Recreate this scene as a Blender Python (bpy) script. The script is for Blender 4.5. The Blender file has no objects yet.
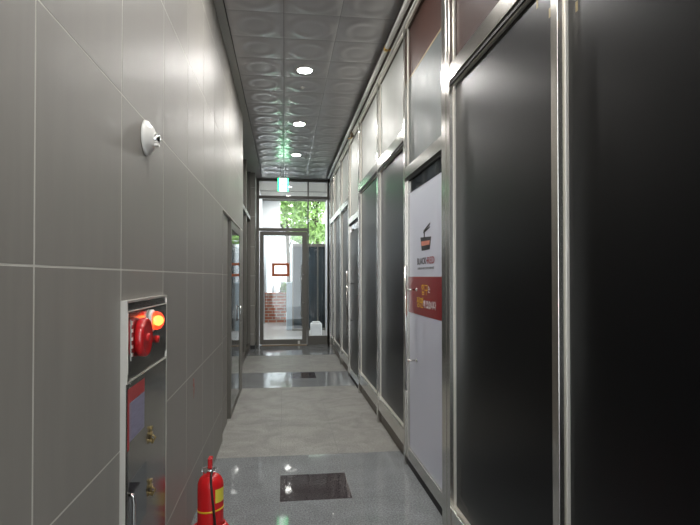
import bpy, bmesh, math, random
from mathutils import Vector, Matrix
random.seed(7)
PI = math.pi
C = bpy.context.scene.collection
SC = bpy.context.scene

# ------------------------------------------------------------------ materials
def new_mat(name):
    m = bpy.data.materials.new(name); m.use_nodes = True
    nt = m.node_tree
    return m, nt, nt.nodes['Principled BSDF']

def mat(name, col, rough=.5, metal=0., spec=.5, emit=None, estr=0., var=0., vscale=8., vstretch=(1,1,1), rvar=0., bump=0., bscale=200., trans=0., alpha=1., coat=0.):
    m, nt, b = new_mat(name)
    b.inputs['Base Color'].default_value = (*col, 1)
    b.inputs['Roughness'].default_value = rough
    b.inputs['Metallic'].default_value = metal
    b.inputs['Specular IOR Level'].default_value = spec
    b.inputs['Coat Weight'].default_value = coat
    b.inputs['Transmission Weight'].default_value = trans
    b.inputs['Alpha'].default_value = alpha
    if emit:
        b.inputs['Emission Color'].default_value = (*emit, 1); b.inputs['Emission Strength'].default_value = estr
    if var or rvar or bump:
        tc = nt.nodes.new('ShaderNodeTexCoord'); mp = nt.nodes.new('ShaderNodeMapping')
        mp.inputs['Scale'].default_value = vstretch
        nt.links.new(tc.outputs['Object'], mp.inputs['Vector'])
        n = nt.nodes.new('ShaderNodeTexNoise'); n.inputs['Scale'].default_value = vscale; n.inputs['Detail'].default_value = 5
        nt.links.new(mp.outputs[0], n.inputs['Vector'])
        if var:
            r = nt.nodes.new('ShaderNodeMapRange')
            r.inputs['From Min'].default_value = .3; r.inputs['From Max'].default_value = .7
            r.inputs['To Min'].default_value = 1-var; r.inputs['To Max'].default_value = 1+var
            nt.links.new(n.outputs['Fac'], r.inputs['Value'])
            mx = nt.nodes.new('ShaderNodeVectorMath'); mx.operation = 'SCALE'
            mx.inputs[0].default_value = col
            nt.links.new(r.outputs[0], mx.inputs['Scale'])
            nt.links.new(mx.outputs[0], b.inputs['Base Color'])
        if rvar:
            r = nt.nodes.new('ShaderNodeMapRange')
            r.inputs['From Min'].default_value = .3; r.inputs['From Max'].default_value = .7
            r.inputs['To Min'].default_value = max(.02, rough-rvar); r.inputs['To Max'].default_value = rough+rvar
            nt.links.new(n.outputs['Fac'], r.inputs['Value'])
            nt.links.new(r.outputs[0], b.inputs['Roughness'])
        if bump:
            n2 = nt.nodes.new('ShaderNodeTexNoise'); n2.inputs['Scale'].default_value = bscale; n2.inputs['Detail'].default_value = 3
            nt.links.new(mp.outputs[0], n2.inputs['Vector'])
            bp = nt.nodes.new('ShaderNodeBump'); bp.inputs['Strength'].default_value = bump; bp.inputs['Distance'].default_value = .002
            nt.links.new(n2.outputs['Fac'], bp.inputs['Height']); nt.links.new(bp.outputs[0], b.inputs['Normal'])
    return m

def granite(name, c0, c1, scale, rough, spec=.5, blotch=0., bscale=3.):
    m, nt, b = new_mat(name)
    tc = nt.nodes.new('ShaderNodeTexCoord')
    n = nt.nodes.new('ShaderNodeTexNoise'); n.inputs['Scale'].default_value = scale; n.inputs['Detail'].default_value = 6; n.inputs['Roughness'].default_value = .75
    nt.links.new(tc.outputs['Object'], n.inputs['Vector'])
    cr = nt.nodes.new('ShaderNodeValToRGB')
    cr.color_ramp.elements[0].position = .36; cr.color_ramp.elements[0].color = (*c0, 1)
    cr.color_ramp.elements[1].position = .64; cr.color_ramp.elements[1].color = (*c1, 1)
    nt.links.new(n.outputs['Fac'], cr.inputs[0])
    out = cr.outputs[0]
    if blotch:
        n2 = nt.nodes.new('ShaderNodeTexNoise'); n2.inputs['Scale'].default_value = bscale; n2.inputs['Detail'].default_value = 5; n2.inputs['Distortion'].default_value = 1.2
        nt.links.new(tc.outputs['Object'], n2.inputs['Vector'])
        r = nt.nodes.new('ShaderNodeMapRange'); r.inputs['From Min'].default_value = .35; r.inputs['From Max'].default_value = .65
        r.inputs['To Min'].default_value = 1-blotch; r.inputs['To Max'].default_value = 1+blotch
        nt.links.new(n2.outputs['Fac'], r.inputs['Value'])
        s = nt.nodes.new('ShaderNodeVectorMath'); s.operation = 'SCALE'
        nt.links.new(out, s.inputs[0]); nt.links.new(r.outputs[0], s.inputs['Scale']); out = s.outputs[0]
    nt.links.new(out, b.inputs['Base Color'])
    b.inputs['Roughness'].default_value = rough; b.inputs['Specular IOR Level'].default_value = spec
    return m

M = {}
M['tile'] = mat('porcelain_tile', (.272,.260,.236), .46, spec=.27, var=.07, vscale=5, vstretch=(1,3,.35), rvar=.05)
M['grout'] = mat('grout', (.60,.59,.54), .8)
M['steel'] = mat('brushed_steel', (.60,.58,.54), .2, 1, rvar=.02, vscale=2, vstretch=(1,1,.2))
M['steel_bead'] = mat('steel_bead', (.80,.77,.70), .3, .6)
M['steel_dark'] = mat('dark_steel', (.16,.15,.13), .35, .8)
M['kick'] = mat('bronze_kick_plate', (.12,.095,.075), .4, .5)
M['film'] = mat('black_film', (.0022,.0025,.0032), .33, spec=.16)
M['gap'] = mat('black_rubber_and_gap', (.012,.012,.012), .6)  # black for rubber gaskets and for the shade in open gaps
M['film_white'] = mat('white_film', (.62,.64,.74), .35, spec=.4)
M['film_red'] = mat('red_film', (.25,.010,.012), .35, spec=.4)
M['ink'] = mat('black_ink', (.012,.012,.014), .5)
M['ink_grey'] = mat('grey_ink', (.12,.12,.13), .5)
M['ink_red'] = mat('red_ink', (.34,.008,.012), .5)
M['ink_salmon'] = mat('salmon_ink', (.62,.22,.15), .5)
M['ink_yellow'] = mat('yellow_ink', (.85,.55,.03), .5)
M['ink_white'] = mat('white_ink', (.85,.85,.85), .5)
M['ink_faint'] = mat('faint_ink', (.035,.030,.028), .5)
M['ceil'] = mat('embossed_metal_ceiling', (.46,.445,.455), .28, .3, spec=.5)
M['ceil_edge'] = mat('ceiling_trim', (.40,.39,.37), .5)
M['glass_clear'] = mat('clear_glass', (.95,.98,.97), .0, trans=1.)
M['glass_clear'].node_tree.nodes['Principled BSDF'].inputs['IOR'].default_value = 1.45
M['glass_dark'] = mat('dark_glass', (.03,.035,.04), .04, spec=1.0)
M['glass_pale'] = mat('frosted_pale_glass', (.45,.465,.44), .45, spec=.22, var=.12, vscale=2.5, vstretch=(1,1,.5), rvar=.06)
M['glass_grey'] = mat('dusty_grey_glass', (.10,.115,.115), .42, spec=.2, var=.35, vscale=4, vstretch=(1,2,1), rvar=.08)
M['brown_board'] = mat('brown_board', (.05,.024,.019), .5, spec=.1, var=.1, vscale=3)
M['frame_grey'] = mat('grey_steel_frame', (.15,.142,.122), .42, .15)
M['pocket_grey'] = mat('pocket_grey', (.09,.088,.082), .5)
M['soffit'] = mat('soffit_panel', (.42,.40,.36), .5)
M['pipe'] = mat('white_painted_pipe', (.66,.66,.62), .35)
M['joint_floor'] = mat('floor_joint', (.16,.16,.155), .6)
M['brass'] = mat('brass', (.62,.40,.12), .3, 1)
M['valve'] = mat('old_valve', (.12,.09,.06), .4, .7)
M['white_plastic'] = mat('white_plastic', (.78,.77,.73), .35)
M['chrome'] = mat('chrome', (.8,.8,.8), .12, 1)
M['box_face'] = mat('polished_cabinet_steel', (.20,.195,.18), .17, .9, rvar=.04, vscale=5)
M['box_side'] = mat('cabinet_frame', (.60,.58,.53), .35, .5)
M['red_plastic'] = mat('red_plastic', (.52,.012,.015), .22, spec=.6)
M['red_paint'] = mat('red_paint', (.62,.013,.016), .25, spec=.5)
M['red_lamp'] = mat('lit_red_lamp', (.95,.10,.05), .12, trans=.75, emit=(1,.03,.01), estr=.35)
M['lamp_core'] = mat('lit_lamp_core', (1,.5,.2), .3, emit=(1,.38,.10), estr=8.)
M['paper_red'] = mat('red_print', (.42,.045,.045), .5)
M['paper_blue'] = mat('blue_print', (.26,.25,.36), .5, var=.25, vscale=30, vstretch=(1,.5,6))
M['brass_old'] = mat('worn_brass', (.30,.22,.10), .3, .9)
M['yellow'] = mat('yellow_band', (.85,.50,.02), .4)
M['label_yellow'] = mat('yellow_label', (.72,.62,.06), .4)
M['hose'] = mat('black_hose', (.02,.014,.012), .4)
M['bracket_black'] = mat('black_stand', (.02,.02,.02), .5)
M['lamp'] = mat('lit_diffuser', (1,1,1), .5, emit=(1,.97,.93), estr=320.)
M['sign'] = mat('lit_sign_face', (1,1,1), .5, emit=(.80,1,.88), estr=4.)
M['sign_green'] = mat('lit_green_sign', (.0,.5,.2), .5, emit=(.01,.9,.22), estr=3.5)
M['orange'] = mat('orange_frame', (.62,.13,.035), .5)
M['smear'] = mat('red_smear', (.36,.09,.07), .6)
M['tape'] = mat('tan_tape', (.35,.28,.15), .6)
M['mat'] = mat('brown_threshold', (.25,.17,.09), .8, bump=.5)
M['base_black'] = mat('black_skirting', (.012,.012,.012), .5)
M['gloss_floor'] = granite('polished_granite', (.11,.118,.125), (.33,.345,.35), 90, .05, .16, .08)
M['matte_floor'] = granite('honed_granite', (.19,.185,.17), (.36,.355,.33), 70, .5, .3, .15, 3.5)
M['dark_floor'] = granite('dark_granite', (.022,.018,.02), (.075,.062,.066), 80, .05, .16)
M['out_floor'] = granite('outdoor_paving', (.5,.5,.5), (.7,.7,.7), 20, .25)
M['bark'] = mat('bark', (.06,.05,.035), .9)
M['leaf'] = mat('leaf', (.26,.42,.12), .5, var=.4, vscale=6)
M['twig'] = mat('dry_twig', (.12,.09,.08), .8)
M['render'] = mat('pale_render', (.68,.70,.72), .7, var=.06, vscale=1)
M['bluepanel'] = mat('blue_glazing', (.006,.018,.028), .2, spec=.25, var=.5, vscale=3, vstretch=(3,1,.5))
M['bluelight'] = mat('pale_blue_column', (.42,.52,.60), .3)
M['white_box'] = mat('white_block', (.75,.75,.76), .6)

def brick_mat():
    m, nt, b = new_mat('red_brick')
    tc = nt.nodes.new('ShaderNodeTexCoord'); mp = nt.nodes.new('ShaderNodeMapping'); mp.inputs['Rotation'].default_value = (PI/2,0,0)
    br = nt.nodes.new('ShaderNodeTexBrick')
    br.inputs['Color1'].default_value = (.50,.14,.06,1); br.inputs['Color2'].default_value = (.38,.10,.045,1); br.inputs['Mortar'].default_value = (.55,.45,.38,1)
    br.inputs['Scale'].default_value = 1.; br.inputs['Brick Width'].default_value = .26; br.inputs['Row Height'].default_value = .10; br.inputs['Mortar Size'].default_value = .016
    nt.links.new(tc.outputs['Object'], mp.inputs['Vector']); nt.links.new(mp.outputs[0], br.inputs['Vector'])
    nt.links.new(br.outputs['Color'], b.inputs['Base Color']); b.inputs['Roughness'].default_value = .8
    return m
M['brick'] = brick_mat()

# ------------------------------------------------------------------ mesh helpers
def bx(bm, x0, x1, y0, y1, z0, z1, mi=0, bev=0.):
    vs = [bm.verts.new((x, y, z)) for x in (x0, x1) for y in (y0, y1) for z in (z0, z1)]
    F = [(0,1,3,2),(4,6,7,5),(0,4,5,1),(2,3,7,6),(0,2,6,4),(1,5,7,3)]
    fs = []
    for f in F:
        fc = bm.faces.new([vs[i] for i in f]); fc.material_index = mi; fs.append(fc)
    if bev:
        es = list({e for f in fs for e in f.edges})
        r = bmesh.ops.bevel(bm, geom=es, offset=bev, segments=2, profile=.5, affect='EDGES')
        for f in r['faces']: f.material_index = mi
    return fs

def lathe(bm, prof, seg=32, at=(0,0,0), axis='Z', mi=0):
    """prof: list of (r, h). axis gives the direction of h (Z, X or -X, -Z, -Y)."""
    A = {'Z': Matrix.Identity(3), 'X': Matrix(((0,0,1),(0,1,0),(-1,0,0))), '-X': Matrix(((0,0,-1),(0,1,0),(1,0,0))), '-Z': Matrix(((1,0,0),(0,-1,0),(0,0,-1))), '-Y': Matrix(((1,0,0),(0,0,-1),(0,1,0)))}[axis]
    rings = []
    at = Vector(at)
    for r, h in prof:
        if r < 1e-6: rings.append([bm.verts.new(at + A @ Vector((0,0,h)))])
        else: rings.append([bm.verts.new(at + A @ Vector((r*math.cos(2*PI*k/seg), r*math.sin(2*PI*k/seg), h))) for k in range(seg)])
    for a, b in zip(rings, rings[1:]):
        for k in range(seg):
            k2 = (k+1) % seg
            if len(a) == 1 and len(b) == 1: continue
            if len(a) == 1: f = bm.faces.new((a[0], b[k], b[k2]))
            elif len(b) == 1: f = bm.faces.new((a[k], b[0], a[k2]))
            else: f = bm.faces.new((a[k], b[k], b[k2], a[k2]))
            f.smooth = True; f.material_index = mi

def tube(bm, pts, r, seg=12, mi=0, caps=True):
    pts = [Vector(p) for p in pts]
    rs = r if isinstance(r, (list, tuple)) else [r]*len(pts)
    rings = []; up = None
    for i, p in enumerate(pts):
        t = (pts[min(i+1, len(pts)-1)] - pts[max(i-1, 0)]).normalized()
        if up is None: up = Vector((0,0,1)) if abs(t.z) < .9 else Vector((1,0,0))
        a = t.cross(up).normalized(); b = a.cross(t).normalized(); up = b
        rings.append([bm.verts.new(p + a*rs[i]*math.cos(2*PI*k/seg) + b*rs[i]*math.sin(2*PI*k/seg)) for k in range(seg)])
    for A, B in zip(rings, rings[1:]):
        for k in range(seg):
            f = bm.faces.new((A[k], A[(k+1)%seg], B[(k+1)%seg], B[k])); f.smooth = True; f.material_index = mi
    if caps:
        bm.faces.new(rings[0][::-1]).material_index = mi; bm.faces.new(rings[-1]).material_index = mi

def obj(name, bm, mats, parent=None, origin=None):
    bmesh.ops.recalc_face_normals(bm, faces=bm.faces)
    if origin is None:
        xs = [v.co for v in bm.verts]
        origin = Vector(((min(c.x for c in xs)+max(c.x for c in xs))/2, (min(c.y for c in xs)+max(c.y for c in xs))/2, min(c.z for c in xs)))
    origin = Vector(origin)
    for v in bm.verts: v.co -= origin
    me = bpy.data.meshes.new(name); bm.to_mesh(me); bm.free()
    for m in (mats if isinstance(mats, (list, tuple)) else [mats]): me.materials.append(M[m])
    o = bpy.data.objects.new(name, me); C.objects.link(o)
    if parent:
        o.parent = parent; o.location = origin - world_loc(parent)
    else: o.location = origin
    return o

def world_loc(o):
    v = Vector(o.location)
    while o.parent: o = o.parent; v += Vector(o.location)
    return v

def tag(o, label=None, cat=None, group=None, kind=None):
    if label: o['label'] = label
    if cat: o['category'] = cat
    if group: o['group'] = group
    if kind: o['kind'] = kind
    return o

def thing(name, loc, label=None, cat=None, group=None, kind=None):
    o = bpy.data.objects.new(name, None); o.empty_display_size = .1; C.objects.link(o); o.location = loc
    return tag(o, label, cat, group, kind)

def box_obj(name, m, dims, parent=None, bev=0.):
    bm = bmesh.new(); bx(bm, *dims, bev=bev); return obj(name, bm, m, parent)

def copy_tree(o, parent=None):
    c = o.copy(); C.objects.link(c)
    if parent: c.parent = parent
    for ch in list(o.children): copy_tree(ch, c)
    return c

# ------------------------------------------------------------------ setting
XL, XR, ZC, YE, YB = -.555, 1.0, 3.68, 11.85, -3.0

# --- floor: slabs on a bed
bm = bmesh.new()
bx(bm, -1.0, 1.25, YB, YE+.05, -.05, -.0006, 0)
bands = [(YB, 4.50, 1), (4.50, 7.28, 2), (7.28, 8.42, 1), (8.42, 10.25, 2), (10.25, YE+.05, 1)]
g = .0012
def slab(x0, x1, y0, y1, mi):
    if x1-x0 < .01 or y1-y0 < .01: return
    bx(bm, x0+g, x1-g, y0+g, y1-g, -.002, 0, mi)
def cells(x0, x1, ys, mi):
    for a, b in zip(ys, ys[1:]): slab(x0, x1, a, b, mi)
for y0, y1, mi in bands:
    holes = {4.50: (3.585, 4.06), 8.42: (7.90, 8.38)}.get(y1)
    n = max(1, round((y1-y0)/.95)); ys = [y0+(y1-y0)*k/n for k in range(n+1)]
    cells(-.95, -.026, ys, mi)
    if holes and y1 == 4.50:
        slab(-.026, .465, holes[0], holes[1], 3)
        cells(-.026, .465, [y0, 1.6, 2.6, holes[0]], mi); slab(-.026, .465, holes[1], y1, mi)
        cells(.465, 1.2, [y0, .9, 2.25, 3.585, y1], mi)
    elif holes:
        slab(.10, .48, holes[0], holes[1], 3)
        slab(-.026, .10, y0, y1, mi); slab(.10, .48, y0, holes[0], mi); slab(.10, .48, holes[1], y1, mi); slab(.48, 1.2, y0, y1, mi)
    else:
        cells(-.026, .465, ys, mi); cells(.465, 1.2, ys, mi)
tag(obj('floor', bm, ['joint_floor', 'gloss_floor', 'matte_floor', 'dark_floor'], origin=(0,0,0)), kind='structure')
box_obj('floor', 'out_floor', (-6, 8, YE+.05, 34, -.25, -.003))['kind'] = 'structure'

# --- left tiled wall: grout bed with tiles standing 1.5 mm proud
bm = bmesh.new()
t0 = XL - .0004
zj = [0, .315, .905, 1.525, 2.13, 2.755, 3.37, ZC+.06]
def yj(z):
    ys = [1.264, 1.902, 2.538, 3.148, 3.757, 4.336]
    lo = [1.264-.62*k for k in range(7, 0, -1)]
    return lo + ys
def tile(y0, y1, z0, z1):
    if y1-y0 < .02 or z1-z0 < .02: return
    bx(bm, t0-.004, XL, y0+.0040, y1-.0040, z0+.0028, z1-.0028, 1)
bx(bm, -.80, t0, YB, 4.94, 0, ZC+.06, 0)
bx(bm, -.80, t0, 4.94, 7.28, 2.12, ZC+.06, 0)
bx(bm, -.80, t0, 6.93, 7.28, 0, 2.12, 0)
for z0, z1 in zip(zj, zj[1:]):
    ys = yj(z0) + [4.94]
    for a, b in zip(ys, ys[1:]): tile(max(a, YB), b, z0, z1)
    if z0 > 2.0:
        ys = [4.94, 5.52, 6.13, 6.74, 7.28]
        for a, b in zip(ys, ys[1:]): tile(a, b, z0, z1)
    elif z1 < 2.3: tile(6.93, 7.28, z0, min(z1, 2.12))
tag(obj('wall_left', bm, ['grout', 'tile'], origin=(XL, 0, 0)), kind='structure')

# --- sliding glass door in the left wall
d = thing('door_1', (-.60, 5.0, 0), 'grey framed glass door set into the left tiled wall', 'door', kind='structure')
bm = bmesh.new(); bx(bm, -.66, -.5805, 4.951, 5.60, 0, 2.12, 0)
for a_, b_ in ((0,.31),(.315,.90),(.905,1.52),(1.525,2.12)): bx(bm, -.59, -.580, 4.952, 5.60, a_, b_, 1)
obj('door_pocket', bm, ['grout', 'tile'], d)
box_obj('door_jamb', 'tile', (-.60, XL+.002, 4.941, 4.95, 0, 2.12), d)
box_obj('door_backing', 'gap', (-.72, -.602, 5.60, 6.93, 0, 2.12), d)  # added black backing: blocks sky leak, paints the dark gap beside the frame
bm = bmesh.new()
for a in ((5.745, 5.80, 0, 2.10), (6.86, 6.925, 0, 2.10), (5.80, 6.86, 0, .07), (5.80, 6.86, 2.02, 2.10)): bx(bm, -.60, XL-.001, *a, bev=.002)
obj('door_frame', bm, 'frame_grey', d)
box_obj('door_pane', 'glass_dark', (-.585, -.562, 5.80, 6.86, .07, 2.02), d)
bm = bmesh.new(); tube(bm, [(-.54, 6.78, .95), (-.54, 6.78, 1.15)], .009); tube(bm, [(-.562, 6.78, .97), (-.54, 6.78, .97)], .006); tube(bm, [(-.562, 6.78, 1.13), (-.54, 6.78, 1.13)], .006)
obj('door_handle', bm, 'chrome', d)

# --- recessed shop window past the end of the tiled wall
w = thing('window_1', (-.72, 9.0, 0), 'dark glazed shop front in the recess past the left tiled wall', 'window', kind='structure')
box_obj('window_pane', 'glass_dark', (-.76, -.73, 7.29, 11.2, .1, 3.7), w)
bm = bmesh.new()
for y in (7.30, 9.05, 9.95, 11.10): bx(bm, -.75, -.69, y, y+.07, 0, 3.70, bev=.003)
bx(bm, -.75, -.70, 7.3, 11.15, 0, .12, bev=.003); bx(bm, -.75, -.685, 7.3, 11.15, 2.66, 2.74, bev=.003)
obj('window_frame', bm, 'frame_grey', w)
bm = bmesh.new()
bx(bm, -.95, -.605, 11.2, YE-.03, .08, ZC+.05, 0)
for z0, z1 in zip([.08]+zj[1:], zj[1:]): bx(bm, -.745, -.603, 11.196, 11.2, z0+.003, z1-.003, 1); bx(bm, -.605, -.601, 11.2, YE-.035, z0+.003, z1-.003, 1)
tag(obj('wall_corner', bm, ['grout', 'tile']), kind='structure')
tag(box_obj('baseboard_left', 'base_black', (-.95, -.598, 11.19, YE-.03, 0, .08)), kind='structure')

# --- ceiling: embossed square panels
bm = bmesh.new()
T = .4645
xs0, nx = -.475, 3
y_first = 4.385 - T*16; ny = 33
Nn = 22
def hgt(u, v):
    # u, v in -1..1 within a panel: a ring ridge, an inner dish and a raised rim
    r = math.hypot(u, v)
    def bump(c, w_): return math.exp(-((r-c)/w_)**2)
    def ss(a, b, x):
        x = min(1, max(0, (x-a)/(b-a))); return x*x*(3-2*x)
    e = max(abs(u), abs(v))
    return .0068*ss(.90, .75, r) - .0055*ss(.62, .49, r) + .003*ss(.5, .1, r) - .004*ss(.95, 1., e)
for i in range(nx):
    for j in range(ny):
        x0, y0 = xs0+i*(.47), y_first+j*T
        gr = []
        for a in range(Nn+1):
            row = []
            for b in range(Nn+1):
                u, v = a/Nn*2-1, b/Nn*2-1
                e = .0012
                row.append(bm.verts.new((x0+e+(a/Nn)*(.47-2*e), y0+e+(b/Nn)*(T-2*e), ZC-hgt(u, v)-.004)))
            gr.append(row)
        for a in range(Nn):
            for b in range(Nn):
                f = bm.faces.new((gr[a][b], gr[a][b+1], gr[a+1][b+1], gr[a+1][b])); f.smooth = True
bx(bm, -1.0, 1.3, YB, YE+.06, ZC+.012, ZC+.06, 2)
bx(bm, -.80, -.482, YB, YE, ZC-.004, ZC+.012, 1)
bx(bm, .94, 1.2, YB, YE, ZC-.004, ZC+.012, 1)
me_ceiling = obj('ceiling', bm, ['ceil', 'ceil_edge', 'gap'], origin=(0, 0, ZC)); me_ceiling['kind'] = 'structure'

# --- right shop front
XP = .96                                                   # outer face of the posts
tr = [0]
def post(y0, y1, z0=0, z1=3.52, x1=1.02, split=None):
    bm = bmesh.new()
    if split: bx(bm, XP, x1, y0, split-.001, z0, z1, bev=.002); bx(bm, XP-.002, x1, split+.001, y1, z0, z1, bev=.002)
    else: bx(bm, XP, x1, y0, y1, z0, z1, bev=.002)
    tr[0] += 1
    o = obj('trim_%d' % tr[0], bm, 'steel'); o['kind'] = 'structure'
    bm = bmesh.new(); bx(bm, XP+.025, XP+.038, y0-.010, y0, z0+.15, z1, bev=.001); obj('glazing_bead', bm, 'steel_bead', o)
    return o
posts = [(1.765, 1.812, None), (3.005, 3.151, 3.062), (4.165, 4.212, None), (5.40, 5.46, None), (6.79, 6.86, None), (7.91, 7.97, None), (9.05, 9.15, None), (10.34, 10.44, None), (11.06, 11.14, None)]
for a, b, s in posts: post(a, b, split=s)
post(.30, .35)

# header over the shop front, kick plate
h_ = box_obj('trim_20', 'kick', (.985, 1.10, YB, YE, 3.50, ZC-.004)); h_['kind'] = 'structure'
bm = bmesh.new(); bx(bm, .965, .985, YB, YE, 3.50, 3.53, bev=.002); obj('header_bead', bm, 'steel_bead', h_)
tag(box_obj('wall_right', 'brown_board', (1.06, 1.12, YB, YE, 0, 3.50)), kind='structure')

def window(n, y0, y1, zb, zt, upper, label, kick=True):
    """fixed bay between posts: kick plate, bottom rail, film-covered pane, transom rail, upper pane"""
    w = thing('window_%d' % n, (1.0, (y0+y1)/2, 0), label, 'window', kind='structure')
    if kick: box_obj('kick_plate', 'kick', (1.0, 1.03, y0, y1, 0, .14), w)
    bm = bmesh.new(); bx(bm, .966, 1.03, y0, y1, .135 if kick else 0, zb, bev=.002); obj('bottom_rail', bm, 'steel', w)
    box_obj('glazing_bead', 'steel_bead', (.983, 1.005, y0, y1, zb, zb+.012), w)
    box_obj('pane', 'film', (XR-.003, XR+.02, y0, y1, zb, zt), w)
    bm = bmesh.new(); bx(bm, .964, 1.03, y0, y1, zt, zt+.095, bev=.002); obj('transom_rail', bm, 'steel', w)
    box_obj('transom_gasket', 'gap', (.972, 1.0, y0, y1, zt-.022, zt), w)
    box_obj('transom_bead', 'steel_bead', (.982, 1.0, y0, y1, zt-.032, zt-.022), w)
    bm = bmesh.new()
    if upper == 'pale': bx(bm, 1.0, 1.02, y0, y1, zt+.09, 3.5, 0)
    elif upper == 'brown': bx(bm, 1.0, 1.02, y0, y1, zt+.09, 3.5, 0)
    obj('upper_pane', bm, {'pale': 'glass_pale', 'brown': 'brown_board'}[upper], w)
    return w
window(2, YB, .30, .17, 2.655, 'brown', 'black film window just behind the nearest steel post', False)
window(3, .35, 1.765, .17, 2.655, 'brown', 'largest black film window at the right edge of view', False)
window(4, 1.812, 3.005, .158, 2.655, 'brown', 'black film window between the nearest post and the white door', False)
window(5, 4.212, 5.40, .262, 2.615, 'pale', 'black film window just past the white door')
window(6, 5.46, 6.79, .262, 2.615, 'pale', 'second black film window past the white door')
window(7, 7.97, 9.05, .262, 2.615, 'pale', 'dark film window just past the dark glass door')
window(8, 9.15, 10.34, .262, 2.615, 'pale', 'narrow looking dark film window near the corridor end')
window(9, 10.44, 11.06, .262, 2.615, 'pale', 'farthest dark window of the right shop front')
tag(box_obj('trim_21', 'steel_dark', (.985, 1.1, 11.14, YE, 0, 3.68)), kind='structure')

def shop_door(n, y0, y1, label, film, upper):
    w = thing('door_%d' % n, (1.0, (y0+y1)/2, 0), label, 'door', kind='structure')
    box_obj('threshold', 'gap', (.985, 1.05, y0, y1, 0, .05), w)
    bm = bmesh.new(); bx(bm, .975, 1.02, y0+.005, y1-.005, .065, .158, bev=.002); bx(bm, .975, 1.02, y1-.055, y1-.005, .158, 2.265, bev=.002); bx(bm, .975, 1.02, y0+.003, y0+.012, .158, 2.265)
    obj('door_frame', bm, 'steel', w)
    box_obj('top_glass', 'glass_dark', (.988, 1.01, y0+.012, y1-.055, 2.165, 2.265), w)
    box_obj('transom_gasket', 'gap', (.975, 1.02, y0, y1, 2.265, 2.29), w)
    bm = bmesh.new(); bx(bm, .962, 1.03, y0, y1, 2.29, 2.375, bev=.002); obj('transom_rail', bm, 'steel', w)
    box_obj('pane', film, (.990, 1.01, y0+.012, y1-.055, .158, 2.165), w)
    if upper == 'grey':
        box_obj('upper_pane', 'glass_grey', (1.0, 1.02, y0, y1, 2.37, 3.09), w)
        box_obj('upper_bead', 'tape', (.998, 1.02, y0, y1, 3.09, 3.10), w)
        box_obj('upper_panel', 'brown_board', (1.0, 1.02, y0, y1, 3.10, 3.5), w)
    else: box_obj('upper_pane', 'glass_pale', (1.0, 1.02, y0, y1, 2.37, 3.5), w)
    bm = bmesh.new()
    hy, hx = y1-.29, .90
    if n == 3: hy = y1-.34
    tube(bm, [(hx, hy, .66), (hx, hy, 1.585)], .0125, 14)
    for z in (.877, 1.406): tube(bm, [(hx, hy, z), (.99, hy, z)], .007)
    obj('door_handle', bm, 'steel', w)
    for z in (.877, 1.406):
        bm = bmesh.new(); lathe(bm, [(0,0),(.014,0),(.014,.006),(0,.006)], 16, (.989, hy, z), '-X'); obj('handle_rosette', bm, 'chrome', w)
    return w
door = shop_door(2, 3.151, 4.165, 'white film glass shop door with a red notice band', 'film_white', 'grey')
shop_door(3, 6.86, 7.91, 'dark film glass door with a long bar handle', 'film', 'pale')

# white door graphics
XF = .9895
def flat(name, poly, m, parent, x=XF, th=.0012):
    bm = bmesh.new()
    f = bm.faces.new([bm.verts.new((x, y, z)) for y, z in poly])
    r = bmesh.ops.extrude_face_region(bm, geom=[f])
    for v in r['geom']:
        if isinstance(v, bmesh.types.BMVert): v.co.x -= th
    return obj(name, bm, m, parent)
def text(name, s, m, parent, y, z, size, width=None, x=XF-.0015, rot=None, face='right', bold=0.):
    cu = bpy.data.curves.new(name, 'FONT'); cu.body = s; cu.size = size; cu.extrude = .0004; cu.offset = bold; cu.resolution_u = 3
    t = bpy.data.objects.new(name+'_src', cu); C.objects.link(t)
    dg = bpy.context.evaluated_depsgraph_get(); dg.update()
    me = bpy.data.meshes.new_from_object(t.evaluated_get(dg)); bpy.data.objects.remove(t)
    w_ = max(v.co.x for v in me.vertices) - min(v.co.x for v in me.vertices); mn = min(v.co.x for v in me.vertices)
    sx = width/w_ if width else 1
    for v in me.vertices: v.co.x = (v.co.x-mn)*sx
    if face == 'right': R = Matrix(((0,0,-1,0),(-1,0,0,0),(0,1,0,0),(0,0,0,1)))      # reads along -Y, faces -X
    else: R = Matrix(((0,0,1,0),(1,0,0,0),(0,1,0,0),(0,0,0,1)))                     # reads along +Y, faces +X
    if rot: R = R @ Matrix.Rotation(rot, 4, 'Z')
    me.transform(R); me.materials.clear(); me.materials.append(M[m]); me.name = name
    o = bpy.data.objects.new(name, me); C.objects.link(o); o.parent = parent
    o.location = Vector((x, y, z)) - world_loc(parent)
    return o
flat('red_notice_band', [(3.163,1.502),(4.11,1.502),(4.11,1.222),(3.163,1.222)], 'film_red', door)
flat('bowl_graphic', [(3.775,1.788),(3.495,1.775),(3.53,1.690),(3.738,1.690)], 'ink', door)
flat('bowl_graphic', [(3.752,1.757),(3.522,1.752),(3.532,1.722),(3.742,1.724)], 'ink_salmon', door, XF-.0012)
flat('chopstick_graphic', [(3.680,1.782),(3.680,1.836),(3.660,1.836),(3.660,1.782)], 'ink', door)
flat('chopstick_graphic', [(3.690,1.832),(3.525,1.872),(3.520,1.862),(3.680,1.822)], 'ink', door)
flat('chopstick_graphic', [(3.700,1.822),(3.530,1.848),(3.525,1.839),(3.690,1.812)], 'ink', door)
text('shop_name', 'BLACK', 'ink', door, 3.865, 1.592, .068, .245)
flat('name_dot', [(3.614,1.622),(3.600,1.622),(3.600,1.608),(3.614,1.608)], 'ink_red', door)
text('shop_name', 'RED', 'ink_red', door, 3.585, 1.592, .068, .17)
text('shop_subtitle', 'KOREAN RICE RESTAURANT', 'ink_grey', door, 3.85, 1.555, .022, .43)
text('notice_text', '입구', 'ink_yellow', door, 3.74, 1.378, .085, .165, XF-.0025)
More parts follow.
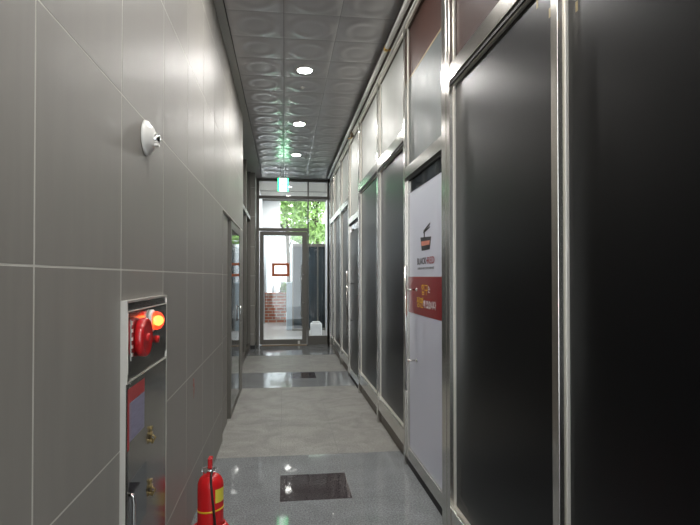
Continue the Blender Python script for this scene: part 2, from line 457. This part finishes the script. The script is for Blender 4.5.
text('notice_text', '는', 'ink_white', door, 3.565, 1.395, .055, .05, XF-.0025)
text('notice_text', '정면', 'ink_yellow', door, 3.88, 1.283, .085, .18, XF-.0025)
text('notice_text', '에 있습니다', 'ink_white', door, 3.69, 1.285, .062, .31, XF-.0025)

# tape tabs and the faint sticker on the black panes
for y, z, pn in ((1.885, 2.50, 'tall'), (1.872, 2.405, 'flat'), (1.985, 2.585, 'flat'), (1.70, 2.43, 'tall')):
    w_, h2 = (.014, .036)
    o = flat('tape_tab', [(y-w_/2, z-h2/2), (y+w_/2, z-h2/2), (y+w_/2, z+h2/2), (y-w_/2, z+h2/2)], 'tape', None, .9968, .0006)
    tag(o, {(1.885):'upright tan tape tab beside the nearest post', 1.872:'lowest tan tape tab on the pane before the white door', 1.985:'tan tape tab highest up on the pane before the white door', 1.70:'tan tape tab at the top of the rightmost black pane'}[y], 'tape', 'tape tabs on the black panes')
st = thing('corner_sticker', (.996, 2.85, .22), 'faint printed sticker low on the black pane beside the white door', 'sticker')
text('sticker_text', 'WINDOW FILM', 'ink_faint', st, 2.93, .44, .03, .18, .9965, rot=-PI/2)
flat('sticker_mark', [(2.94,.262),(2.80,.235),(2.80,.215),(2.94,.235)], 'ink_faint', st, .9968, .0006)

# --- end wall: steel and glass screen with a door leaf
e = thing('window_10', (.2, YE, 0), 'grey steel and glass screen closing the corridor end', 'window', kind='structure')
bm = bmesh.new()
for a in ((-.62,-.545,0,3.70),(.516,.547,0,3.70),(.963,1.02,0,3.70)): bx(bm, a[0], a[1], YE-.03, YE+.05, a[2], a[3], bev=.003)
bx(bm, -.545,.516, YE-.03, YE+.05, 2.52,2.585, bev=.003); bx(bm, -.545,.516, YE-.03, YE+.05, 3.235,3.30, bev=.003); bx(bm, .547,.963, YE-.03, YE+.05, 3.235,3.30, bev=.003); bx(bm, -.545,.963, YE-.03, YE+.05, 3.62,3.70, bev=.003)
bx(bm, .547,.963, YE-.03, YE+.05, 0,.19, bev=.003)
obj('window_frame', bm, 'frame_grey', e)
for a in ((-.545,.516,2.585,3.235),(-.545,.516,3.30,3.62),(.547,.963,3.30,3.62),(.547,.963,.19,3.235)):
    box_obj('pane', 'glass_clear', (a[0], a[1], YE+.005, YE+.013, a[2], a[3]), e)
d4 = thing('door_4', (-.5, YE, 0), 'grey framed glass exit door at the corridor end', 'door', kind='structure')
bm = bmesh.new()
for a in ((-.53,-.445,.015,2.505),(.402,.506,.015,2.505),(-.445,.402,.015,.12),(-.445,.402,2.418,2.505)): bx(bm, a[0], a[1], YE-.04, YE+.03, a[2], a[3], bev=.003)
obj('door_frame', bm, 'frame_grey', d4)
box_obj('door_pane', 'glass_clear', (-.445, .402, YE-.008, YE, .12, 2.418), d4)
bm = bmesh.new(); tube(bm, [(.385, YE-.09, .62), (.385, YE-.09, 1.78)], .013)
for z in (.72, 1.68): tube(bm, [(.385, YE-.09, z), (.42, YE-.035, z)], .007)
obj('door_handle', bm, 'chrome', d4)
for z in (1.56, .92):
    bm = bmesh.new(); lathe(bm, [(0,0),(.02,0),(.02,.012),(0,.014)], 16, (.43, YE-.041, z), '-Y'); obj('door_lock', bm, 'chrome', d4)
box_obj('door_stop', 'white_plastic', (.305, .355, YE-.075, YE-.04, .02, .09), d4, bev=.004)

sf = thing('sign_frame', (-.07, YE-.02, 1.52), 'orange rectangular frame stuck on the glass exit door', 'sign')
x0, x1, z0, z1 = -.265, .118, 1.515, 1.808
bm = bmesh.new()
for a in ((x0,x1,z0,z0+.055),(x0,x1,z1-.055,z1),(x0,x0+.055,z0+.055,z1-.055),(x1-.055,x1,z0+.055,z1-.055)): bx(bm, a[0], a[1], YE-.0205, YE-.0085, a[2], a[3], bev=.002)
obj('frame_border', bm, 'orange', sf)
for p in (((-.19,1.68),(-.16,1.64),(-.13,1.70)), ((-.12,1.63),(-.06,1.69)), ((-.02,1.70),(.0,1.64),(.03,1.69),(.04,1.64))):
    bm = bmesh.new(); tube(bm, [(a, YE-.012, b) for a, b in p], .0035, 6); obj('scribble', bm, 'ink_grey', sf)
tag(box_obj('door_mat', 'mat', (-.48, .50, YE-.17, YE-.045, 0, .012)), 'thin brown mat lying along the foot of the exit door', 'mat')

# ------------------------------------------------------------------ ceiling fittings
def ceiling_light(x, y):
    t = thing('ceiling_light', (x, y, ZC-.02))
    bm = bmesh.new(); lathe(bm, [(.074,0),(.090,-.003),(.094,.004),(.090,.012),(.070,.016),(.070,.006)], 40, (x, y, ZC-.018)); obj('trim_ring', bm, 'white_plastic', t)
    bm = bmesh.new(); lathe(bm, [(0,-.002),(.04,-.0018),(.074,.0),(.074,.008),(0,.008)], 40, (x, y, ZC-.018)); obj('diffuser', bm, 'lamp', t)
    return t
L0 = ceiling_light(.212, 5.545)
tag(L0, 'round lit ceiling downlight largest and nearest of those in view', 'ceiling light', 'corridor ceiling lights')
for y, lab in ((7.509, 'middle of the three round lit ceiling downlights in view'), (9.418, 'farthest round lit ceiling downlight nearest the exit sign'), (3.60, 'round lit ceiling downlight above the white shop door, out of view'), (1.70, 'round lit ceiling downlight right above the hydrant cabinet, out of view'), (-.2, 'round lit ceiling downlight behind the viewer'), (-2.1, 'rearmost round lit ceiling downlight behind the viewer')):
    c = copy_tree(L0); c.location.y = y; c['label'] = lab
bm = bmesh.new(); lathe(bm, [(.026,0),(.03,-.006),(.02,-.012),(.012,-.010),(.012,-.022),(0,-.024)], 24, (.207, 6.06, ZC-.006))
sp = obj('sprinkler', bm, 'white_plastic'); tag(sp, 'small white sprinkler head between the two nearer ceiling lights', 'sprinkler')

ex = thing('exit_sign', (-.02, 10.5, 3.188), 'glowing green and white exit sign hanging before the end screen', 'sign')
box_obj('sign_housing', 'white_plastic', (-.128, .088, 10.505, 10.54, 3.185, 3.452), ex, bev=.003)
box_obj('sign_face', 'sign', (-.092, .052, 10.498, 10.505, 3.195, 3.442), ex)
box_obj('sign_border', 'sign_green', (-.125, -.092, 10.4985, 10.505, 3.19, 3.447), ex)
box_obj('sign_border', 'sign_green', (.052, .085, 10.4985, 10.505, 3.19, 3.447), ex)
bm = bmesh.new()   # running figure and doorway
bx(bm, .005,.035,10.4965,10.498,3.23,3.40); bx(bm, -.045,-.02,10.4965,10.498,3.29,3.345); bx(bm, -.04,-.025,10.4965,10.498,3.352,3.378)
bx(bm, -.062,-.042,10.4965,10.498,3.25,3.27); bx(bm, -.048,-.036,10.4965,10.498,3.25,3.29); bx(bm, -.025,-.012,10.4965,10.498,3.25,3.29)
obj('running_figure', bm, 'sign_green', ex)
bm = bmesh.new(); tube(bm, [(-.07,10.522,3.452),(-.07,10.522,ZC-.003)], .005); tube(bm, [(.03,10.522,3.452),(.03,10.522,ZC-.003)], .005); obj('hanging_rod', bm, 'steel', ex)

# pipe and conduit under the ceiling on the right
pp = thing('ceiling_pipe', (.918, 4.5, 3.545), 'white pipe running along the right edge of the ceiling', 'pipe')
bm = bmesh.new(); tube(bm, [(.918, YB, 3.57), (.918, 11.0, 3.57)], .023, 20); obj('pipe', bm, 'pipe', pp)
bm = bmesh.new(); tube(bm, [(.918, 4.665, 3.57), (.918, 4.715, 3.57)], .0275, 20); bx(bm, .940, .985, 4.68, 4.70, 3.545, 3.56); obj('pipe_clamp', bm, 'brass', pp)
vv = thing('pipe_valve', (.945, 7.4, 3.5), 'dark brass valve on the thin conduit below the ceiling pipe', 'valve')
bm = bmesh.new(); lathe(bm, [(0,0),(.022,0),(.028,.02),(.022,.045),(.03,.05),(.03,.065),(0,.068)], 16, (.950, 7.4, 3.475)); obj('valve_body', bm, 'valve', vv)
bm = bmesh.new(); tube(bm, [(.950,7.4,3.475),(.92,7.4,3.455),(.90,7.4,3.45)], .008); obj('valve_lever', bm, 'brass', vv)
cd = bmesh.new(); tube(cd, [(.958, YB, 3.535), (.958, 11.0, 3.535)], .009, 12)
tag(obj('conduit', cd, 'pipe'), 'thin pale conduit running beside the white ceiling pipe', 'conduit')
dp = bmesh.new(); tube(dp, [(.955, 11.45, ZC-.05), (.955, 11.45, 3.2), (.95,11.45,3.1), (.955,11.45,3.0), (.955, 11.45, 0)], .018, 12)
tag(obj('drain_pipe', dp, 'steel_dark'), 'dark upright pipe in the far right corner by the end screen', 'pipe')

# ------------------------------------------------------------------ wall sensor
s = thing('wall_sensor', (XL, 2.215, 2.06), 'round white sensor dome mounted high on the left tiled wall', 'sensor')
bm = bmesh.new(); lathe(bm, [(0,0),(.07,0),(.070,.006),(.064,.016),(.052,.020),(.048,.028),(.040,.033),(0,.036)], 40, (XL+.0005, 2.215, 2.06), 'X'); obj('sensor_base', bm, 'white_plastic', s)
bm = bmesh.new(); lathe(bm, [(.018,.034),(.017,.050),(.010,.056),(0,.057)], 24, (XL, 2.222, 2.06), 'X'); obj('sensor_head', bm, 'chrome', s)
bm = bmesh.new(); bx(bm, XL+.035, XL+.052, 2.205, 2.235, 2.028, 2.04, bev=.002); obj('sensor_clip', bm, 'white_plastic', s)

# ------------------------------------------------------------------ fire hydrant cabinet
XB = -.532
hc = thing('hydrant_cabinet', (XL, 2.2, .12), 'polished steel fire hydrant cabinet with a lit red alarm lamp', 'fire cabinet')
bm = bmesh.new()
Y0, Y1, Z0, Z1 = 1.898, 2.52, .12, 1.418
bx(bm, XL-.001, XB, Y0, Y0+.008, Z0, Z1); bx(bm, XL-.001, XB, Y1-.008, Y1, Z0, Z1); bx(bm, XL-.001, XB, Y0+.008, Y1-.008, Z1-.008, Z1); bx(bm, XL-.001, XB, Y0+.008, Y1-.008, Z0, Z0+.008)
obj('cabinet_frame', bm, 'box_side', hc)
box_obj('cabinet_face', 'box_face', (XL-.001, XB-.004, Y0+.008, Y1-.008, Z0+.008, Z1-.008), hc)
up = box_obj('control_panel', 'box_face', (XB-.004, XB, 1.905, 2.497, 1.165, 1.378), hc, bev=.001)
bm = bmesh.new()
bx(bm, XB-.004, XB+.0015, 1.901, 1.9045, 1.165, 1.381); bx(bm, XB-.004, XB+.0015, 1.901, 2.50, 1.378, 1.381)
obj('panel_edge', bm, 'steel_bead', up)
ld = box_obj('cabinet_door', 'box_face', (XB-.004, XB, 1.897, 2.497, .16, 1.132), hc, bev=.001)
bm = bmesh.new(); bx(bm, XB-.004, XB+.0012, 1.897, 2.50, 1.132, 1.135); obj('door_edge', bm, 'steel_bead', ld)
for zc in (.87, .66):
    bm = bmesh.new()
    tube(bm, [(XB+.004, 2.214, zc+.032), (XB+.004, 2.214, zc-.032)], .0035, 8)
    for dz in (.026, .004, -.024): bx(bm, XB-.001, XB+.010, 2.206, 2.226, zc+dz-.006, zc+dz+.006, bev=.002)
    tube(bm, [(XB+.007,2.222,zc-.004),(XB+.018,2.232,zc-.016),(XB+.008,2.214,zc-.036)], .004, 8)
    obj('door_latch', bm, 'brass_old', ld)
bm = bmesh.new(); tube(bm, [(XB, 1.925, .748), (XB+.016, 1.925, .742), (XB+.017, 1.925, .72), (XB+.017, 1.925, .60), (XB+.020, 1.925, .575), (XB, 1.925, .57)], .0065, 10); obj('door_handle', bm, 'chrome', ld)
box_obj('viewing_window', 'glass_dark', (XB-.001, XB+.0006, 1.925, 2.16, .58, .785), ld)
sk = box_obj('instruction_sticker', 'paper_blue', (XB, XB+.0006, 1.912, 2.125, .925, 1.06), ld)
box_obj('sticker_header', 'paper_red', (XB, XB+.0008, 1.908, 2.125, 1.062, 1.112), ld)
box_obj('sticker_margin', 'paper_red', (XB, XB+.0009, 1.905, 1.925, .90, 1.062), ld)
# red alarm push unit
bm = bmesh.new(); lathe(bm, [(0,0),(.068,0),(.072,.006),(.072,.026),(.066,.032),(.056,.028),(.05,.027),(.02,.029),(0,.029)], 40, (XB, 2.05, 1.277), 'X')
al = obj('alarm_bell', bm, 'red_plastic', hc)
bm = bmesh.new(); lathe(bm, [(.014,.028),(.014,.036),(0,.038)], 20, (XB, 2.05, 1.277), 'X'); obj('push_button', bm, 'red_paint', al)
box_obj('side_strip', 'box_face', (XB, XB+.002, 1.94, 1.965, 1.205, 1.35), hc)
bm = bmesh.new()
for k in range(5):
    z = 1.22+.028*k; bx(bm, XB+.002, XB+.003, 1.945, 1.960, z, z+.012)
obj('vent_slot', bm, 'steel_bead', hc)
lp = bmesh.new(); lathe(lp, [(0,0),(.044,0),(.044,.010),(.038,.014),(0,.014)], 32, (XB, 2.215, 1.325), 'X'); lb = obj('lamp_base', lp, 'white_plastic', hc)
bm = bmesh.new(); lathe(bm, [(.037,.014),(.037,.026),(.032,.040),(.018,.050),(0,.053)], 32, (XB, 2.215, 1.325), 'X'); obj('alarm_lamp', bm, 'red_lamp', lb)
bm = bmesh.new(); lathe(bm, [(0,.016),(.012,.018),(.015,.028),(.010,.038),(0,.040)], 20, (XB, 2.215, 1.325), 'X'); obj('lamp_bulb', bm, 'lamp_core', lb)
bm = bmesh.new(); lathe(bm, [(0,0),(.016,0),(.014,.012),(0,.014)], 20, (XB, 2.31, 1.24), 'X'); obj('phone_jack_cover', bm, 'red_plastic', hc)

# ------------------------------------------------------------------ extinguisher
ex_x, ex_y = -.425, 3.20
st = thing('extinguisher_stand', (ex_x, ex_y, 0), 'low red plastic stand under the fire extinguisher', 'stand')
bm = bmesh.new(); lathe(bm, [(0,.0),(.118,0),(.120,.012),(.112,.035),(.095,.055),(.083,.058),(.083,.02),(0,.02)], 8, (ex_x, ex_y, 0))
for f in bm.faces: f.smooth = False
obj('stand_body', bm, 'red_paint', st)
bm = bmesh.new(); lathe(bm, [(.082,.02),(.080,.058),(.083,.058)], 24, (ex_x, ex_y, 0)); obj('stand_collar', bm, 'red_plastic', st)
fe = thing('fire_extinguisher', (ex_x, ex_y, .022), 'red fire extinguisher standing by the left tiled wall', 'fire extinguisher')
R0 = .0745
prof = [(0,.022),(.06,.022),(.072,.028),(R0,.045),(R0,.29)]
for k in range(1, 9):
    a = k/8*PI/2; prof.append((.022+(R0-.022)*math.cos(a), .29+.068*math.sin(a)))
prof += [(.022,.375),(0,.375)]
bm = bmesh.new(); lathe(bm, prof, 48, (ex_x, ex_y, 0)); obj('cylinder_body', bm, 'red_paint', fe)
bm = bmesh.new(); lathe(bm, [(0,.370),(.019,.370),(.024,.376),(.024,.388),(.015,.392),(.015,.402),(0,.402)], 20, (ex_x, ex_y, 0)); obj('valve_head', bm, 'chrome', fe)
bm = bmesh.new(); tube(bm, [(ex_x+.012+.026*math.cos(a), ex_y-.02+.01*math.sin(a), .392+.012*math.sin(a)) for a in [2*PI*k/20 for k in range(21)]], .003, 8)
tube(bm, [(ex_x-.018, ex_y, .395), (ex_x-.046, ex_y-.01, .398), (ex_x-.05, ex_y-.012, .38), (ex_x-.035, ex_y-.012, .365)], .004, 8)
obj('carry_handle', bm, 'chrome', fe)
bm = bmesh.new(); bx(bm, ex_x-.013, ex_x+.013, ex_y-.035, ex_y+.02, .398, .462, bev=.006); obj('lever', bm, 'red_plastic', fe)
def ring(z, r, h, m, nm, tilt=.0):
    bm = bmesh.new(); lathe(bm, [(r-.002,z),(r+.0015,z),(r+.0015,z+h),(r-.002,z+h)], 48, (ex_x, ex_y, 0))
    for v in bm.verts: v.co.z += tilt*(v.co.x-ex_x)
    return obj(nm, bm, m, fe)
ring(.150, R0, .010, 'yellow', 'yellow_band', .10)
bm = bmesh.new()
rr = R0+.0012
a0, a1 = math.radians(-62), math.radians(-8)
vv_ = [[bm.verts.new((ex_x+rr*math.cos(a0+(a1-a0)*k/10), ex_y+rr*math.sin(a0+(a1-a0)*k/10), z)) for k in range(11)] for z in (.205, .285)]
for k in range(10): bm.faces.new((vv_[0][k], vv_[0][k+1], vv_[1][k+1], vv_[1][k])).smooth = True
obj('yellow_label', bm, 'label_yellow', fe)
bm = bmesh.new(); tube(bm, [(ex_x+.012, ex_y-.02, .385), (ex_x+.010, ex_y-.055, .372), (ex_x+.012, ex_y-.075, .33), (ex_x+.020, ex_y-.080, .25), (ex_x+.030, ex_y-.080, .15), (ex_x+.037, ex_y-.079, .065)], [.0065,.0065,.0065,.0065,.007,.009], 12); obj('hose', bm, 'hose', fe)

fe.scale = (1, 1, .965)
# red smear on the tile above
bm = bmesh.new()
for a in ((3.375,.872,3.392,.842),(3.395,.865,3.372,.83),(3.38,.835,3.40,.80),(3.40,.84,3.405,.775),(3.385,.80,3.39,.75)):
    tube(bm, [(XL+.0008, a[0], a[1]), (XL+.0008, (a[0]+a[2])/2+.004, (a[1]+a[3])/2), (XL+.0008, a[2], a[3])], .004, 6)
for v in bm.verts: v.co.x = XL + max(.0002, min(.0016, v.co.x-XL))
tag(obj('paint_smear', bm, 'smear'), 'small faded red smear on the left tiled wall beyond the cabinet', 'stain')

# ------------------------------------------------------------------ outside beyond the screen
bw = bmesh.new(); bx(bw, -1.6, .07, 17.6, 17.85, 0, .93); 
b_ = thing('brick_wall', (-.7, 17.7, 0), 'low red brick wall outside beyond the exit door', 'wall')
obj('brickwork', bw, 'brick', b_); box_obj('coping', 'brick', (-1.62, .09, 17.57, 17.88, .93, .98), b_, bev=.005)
pl = thing('garden_shrub', (.0, 17.4, .9), 'thin bare shrub with a few green leaves above the brick wall', 'shrub')
bm = bmesh.new()
for k in range(26):
    x = random.uniform(-.38, .10); a = random.uniform(-.25, .25); h = random.uniform(.5, 1.15)
    tube(bm, [(x, 18.1, .3), (x+a*.3, 18.1, .9), (x+a*.7+.03, 18.1+random.uniform(-.1,.1), .9+h*.6)], [.014,.010,.004], 5)
obj('twigs', bm, 'twig', pl)
def leaves(bm, c, rad, n, size):
    for _ in range(n):
        while True:
            p = Vector((random.uniform(-1,1), random.uniform(-1,1), random.uniform(-1,1)))
            if p.length < 1: break
        p = Vector(c) + Vector((p.x*rad[0], p.y*rad[1], p.z*rad[2]))
        a = Vector((random.gauss(0,1), random.gauss(0,1), random.gauss(0,1))).normalized(); b = a.orthogonal().normalized()
        s_ = size*random.uniform(.6, 1.3)
        bm.faces.new([bm.verts.new(p+a*s_), bm.verts.new(p+b*s_*.45), bm.verts.new(p-a*s_), bm.verts.new(p-b*s_*.45)])
bm = bmesh.new(); leaves(bm, (.02, 18.1, 1.12), (.16, .15, .22), 260, .05); obj('foliage', bm, 'leaf', pl)
def tree(x, y, h, crown, n, label):
    t = thing('garden_tree', (x, y, 0), label, 'tree', 'trees outside beyond the end screen')
    bm = bmesh.new(); tube(bm, [(x,y,-.1),(x+.05,y,h*.3),(x-.03,y,h*.6),(x+.04,y,h)], [.14,.11,.09,.04], 10)
    for k in range(6):
        a = k*1.05; tube(bm, [(x,y,h*(.45+.07*k)), (x+math.cos(a)*.7, y+math.sin(a)*.7, h*(.6+.07*k))], [.05,.015], 6)
    obj('trunk', bm, 'bark', t)
    bm = bmesh.new()
    for c, r in crown: leaves(bm, c, r, n, .12)
    obj('foliage', bm, 'leaf', t)
tree(1.35, 22, 5.6, [((1.0,22,4.3),(1.1,.9,1.0)), ((.5,21.5,4.9),(.8,.7,.7)), ((1.9,22,5.2),(1.2,1,1.1)), ((1.1,22,3.3),(.9,.6,.5))], 750, 'leafy green tree with its trunk in line with the right side light')
tree(.2, 27, 5.6, [((-.1,27,6.0),(1.2,.9,1.2)), ((.9,27,5.4),(1.2,.9,1.1)), ((.2,27,4.6),(.9,.7,.6))], 600, 'farther leafy green tree behind the upper door glass')

bl = thing('pale_building', (-2.0, 30, 0), 'pale building far behind the brick wall', 'building')
box_obj('wall', 'render', (-5.0, 2.5, 29, 31, -.2, 4.2), bl); box_obj('roof_edge', 'frame_grey', (-5.1, 2.6, 28.85, 31, 4.2, 4.4), bl)
for x in (-1.6, .9): box_obj('window', 'glass_dark', (x, x+.6, 28.97, 29.02, 1.2, 2.4), bl)
sw = thing('side_building', (-1.6, 15, 0), 'tall grey panelled building wall outside on the left', 'building')
box_obj('wall', 'render', (-2.5, -.62, YE+.3, 24, 0, 5.5), sw)
box_obj('overhang', 'render', (-2.5, -.12, 15.5, 16.5, 2.85, 4.6), sw)
gb = thing('glazed_building', (.8, 14.5, 0), 'dark blue glazed building front outside on the right', 'building')
box_obj('glazing', 'bluepanel', (.24, 1.9, 15.0, 20, .05, 2.38), gb)
bm = bmesh.new()
for x in (.235, .56, .93, 1.15): bx(bm, x, x+.03, 14.97, 15.02, .0, 2.42)
bx(bm, .23, 1.9, 14.96, 15.0, 2.36, 2.44); bx(bm, .23, 1.9, 14.96, 15.0, 0, .06)
obj('mullion', bm, 'steel_dark', gb)
bm = bmesh.new(); bx(bm, .07, .235, 15.1, 15.3, 0, 1.35, bev=.01); 
tag(obj('bollard_post', bm, 'bluelight'), 'pale blue square post beside the dark glazed building', 'post')
box_w = bmesh.new(); bx(box_w, .62, .88, 12.35, 12.6, 0, .42, bev=.02); bx(box_w, .66, .84, 12.4, 12.55, .42, .455, bev=.01)
tag(obj('white_box', box_w, 'white_box'), 'white box standing outside behind the side light', 'box')
box_o = bmesh.new(); bx(box_o, 1.15, 1.4, 11.95, 14.9, 0, 3.6)
tag(obj('wall_outside', box_o, 'render'), kind='structure')
cp = thing('porch_canopy', (0, 14, 3.72), 'grey porch canopy over the paving outside the exit door', 'canopy')
box_obj('soffit', 'soffit', (-.62, 4.0, YE+.06, 15.4, 3.74, 3.80), cp)
box_obj('fascia', 'frame_grey', (-.62, 4.0, 15.4, 15.46, 3.70, 4.0), cp)
box_obj('joint_strip', 'frame_grey', (-.62, 4.0, 13.9, 13.94, 3.73, 3.74), cp)

for y, lab in ((13.2, 'round lit downlight under the outside canopy, mirrored in the near floor'), (14.7, 'farther round lit downlight at the edge of the outside canopy')):
    c = copy_tree(L0); c.location = (.11, y, 3.73); c['label'] = lab; c['group'] = 'canopy lights'

# ------------------------------------------------------------------ world, camera
w = bpy.data.worlds.new('world'); SC.world = w; w.use_nodes = True
nt = w.node_tree; bg = nt.nodes['Background']
bg.inputs['Color'].default_value = (.90,.96,1,1); bg.inputs['Strength'].default_value = 3.2

yaw, pitch = math.atan(66/530.), math.atan(6.5/530.)
cam = bpy.data.cameras.new('camera'); co = bpy.data.objects.new('camera', cam); C.objects.link(co); SC.camera = co
co.location = (0, 0, 1.5); co.rotation_euler = (PI/2+pitch, 0, -yaw)
cam.sensor_width = 36; cam.lens = 530/700*36; cam.shift_y = 8/700; cam.clip_start = .02

vs = SC.view_settings; vs.view_transform = 'Standard'; vs.look = 'None'; vs.gamma = 1; vs.use_curve_mapping = False; vs.exposure = 0.65
SC.cycles.max_bounces = 10; SC.cycles.glossy_bounces = 6; SC.cycles.transmission_bounces = 8
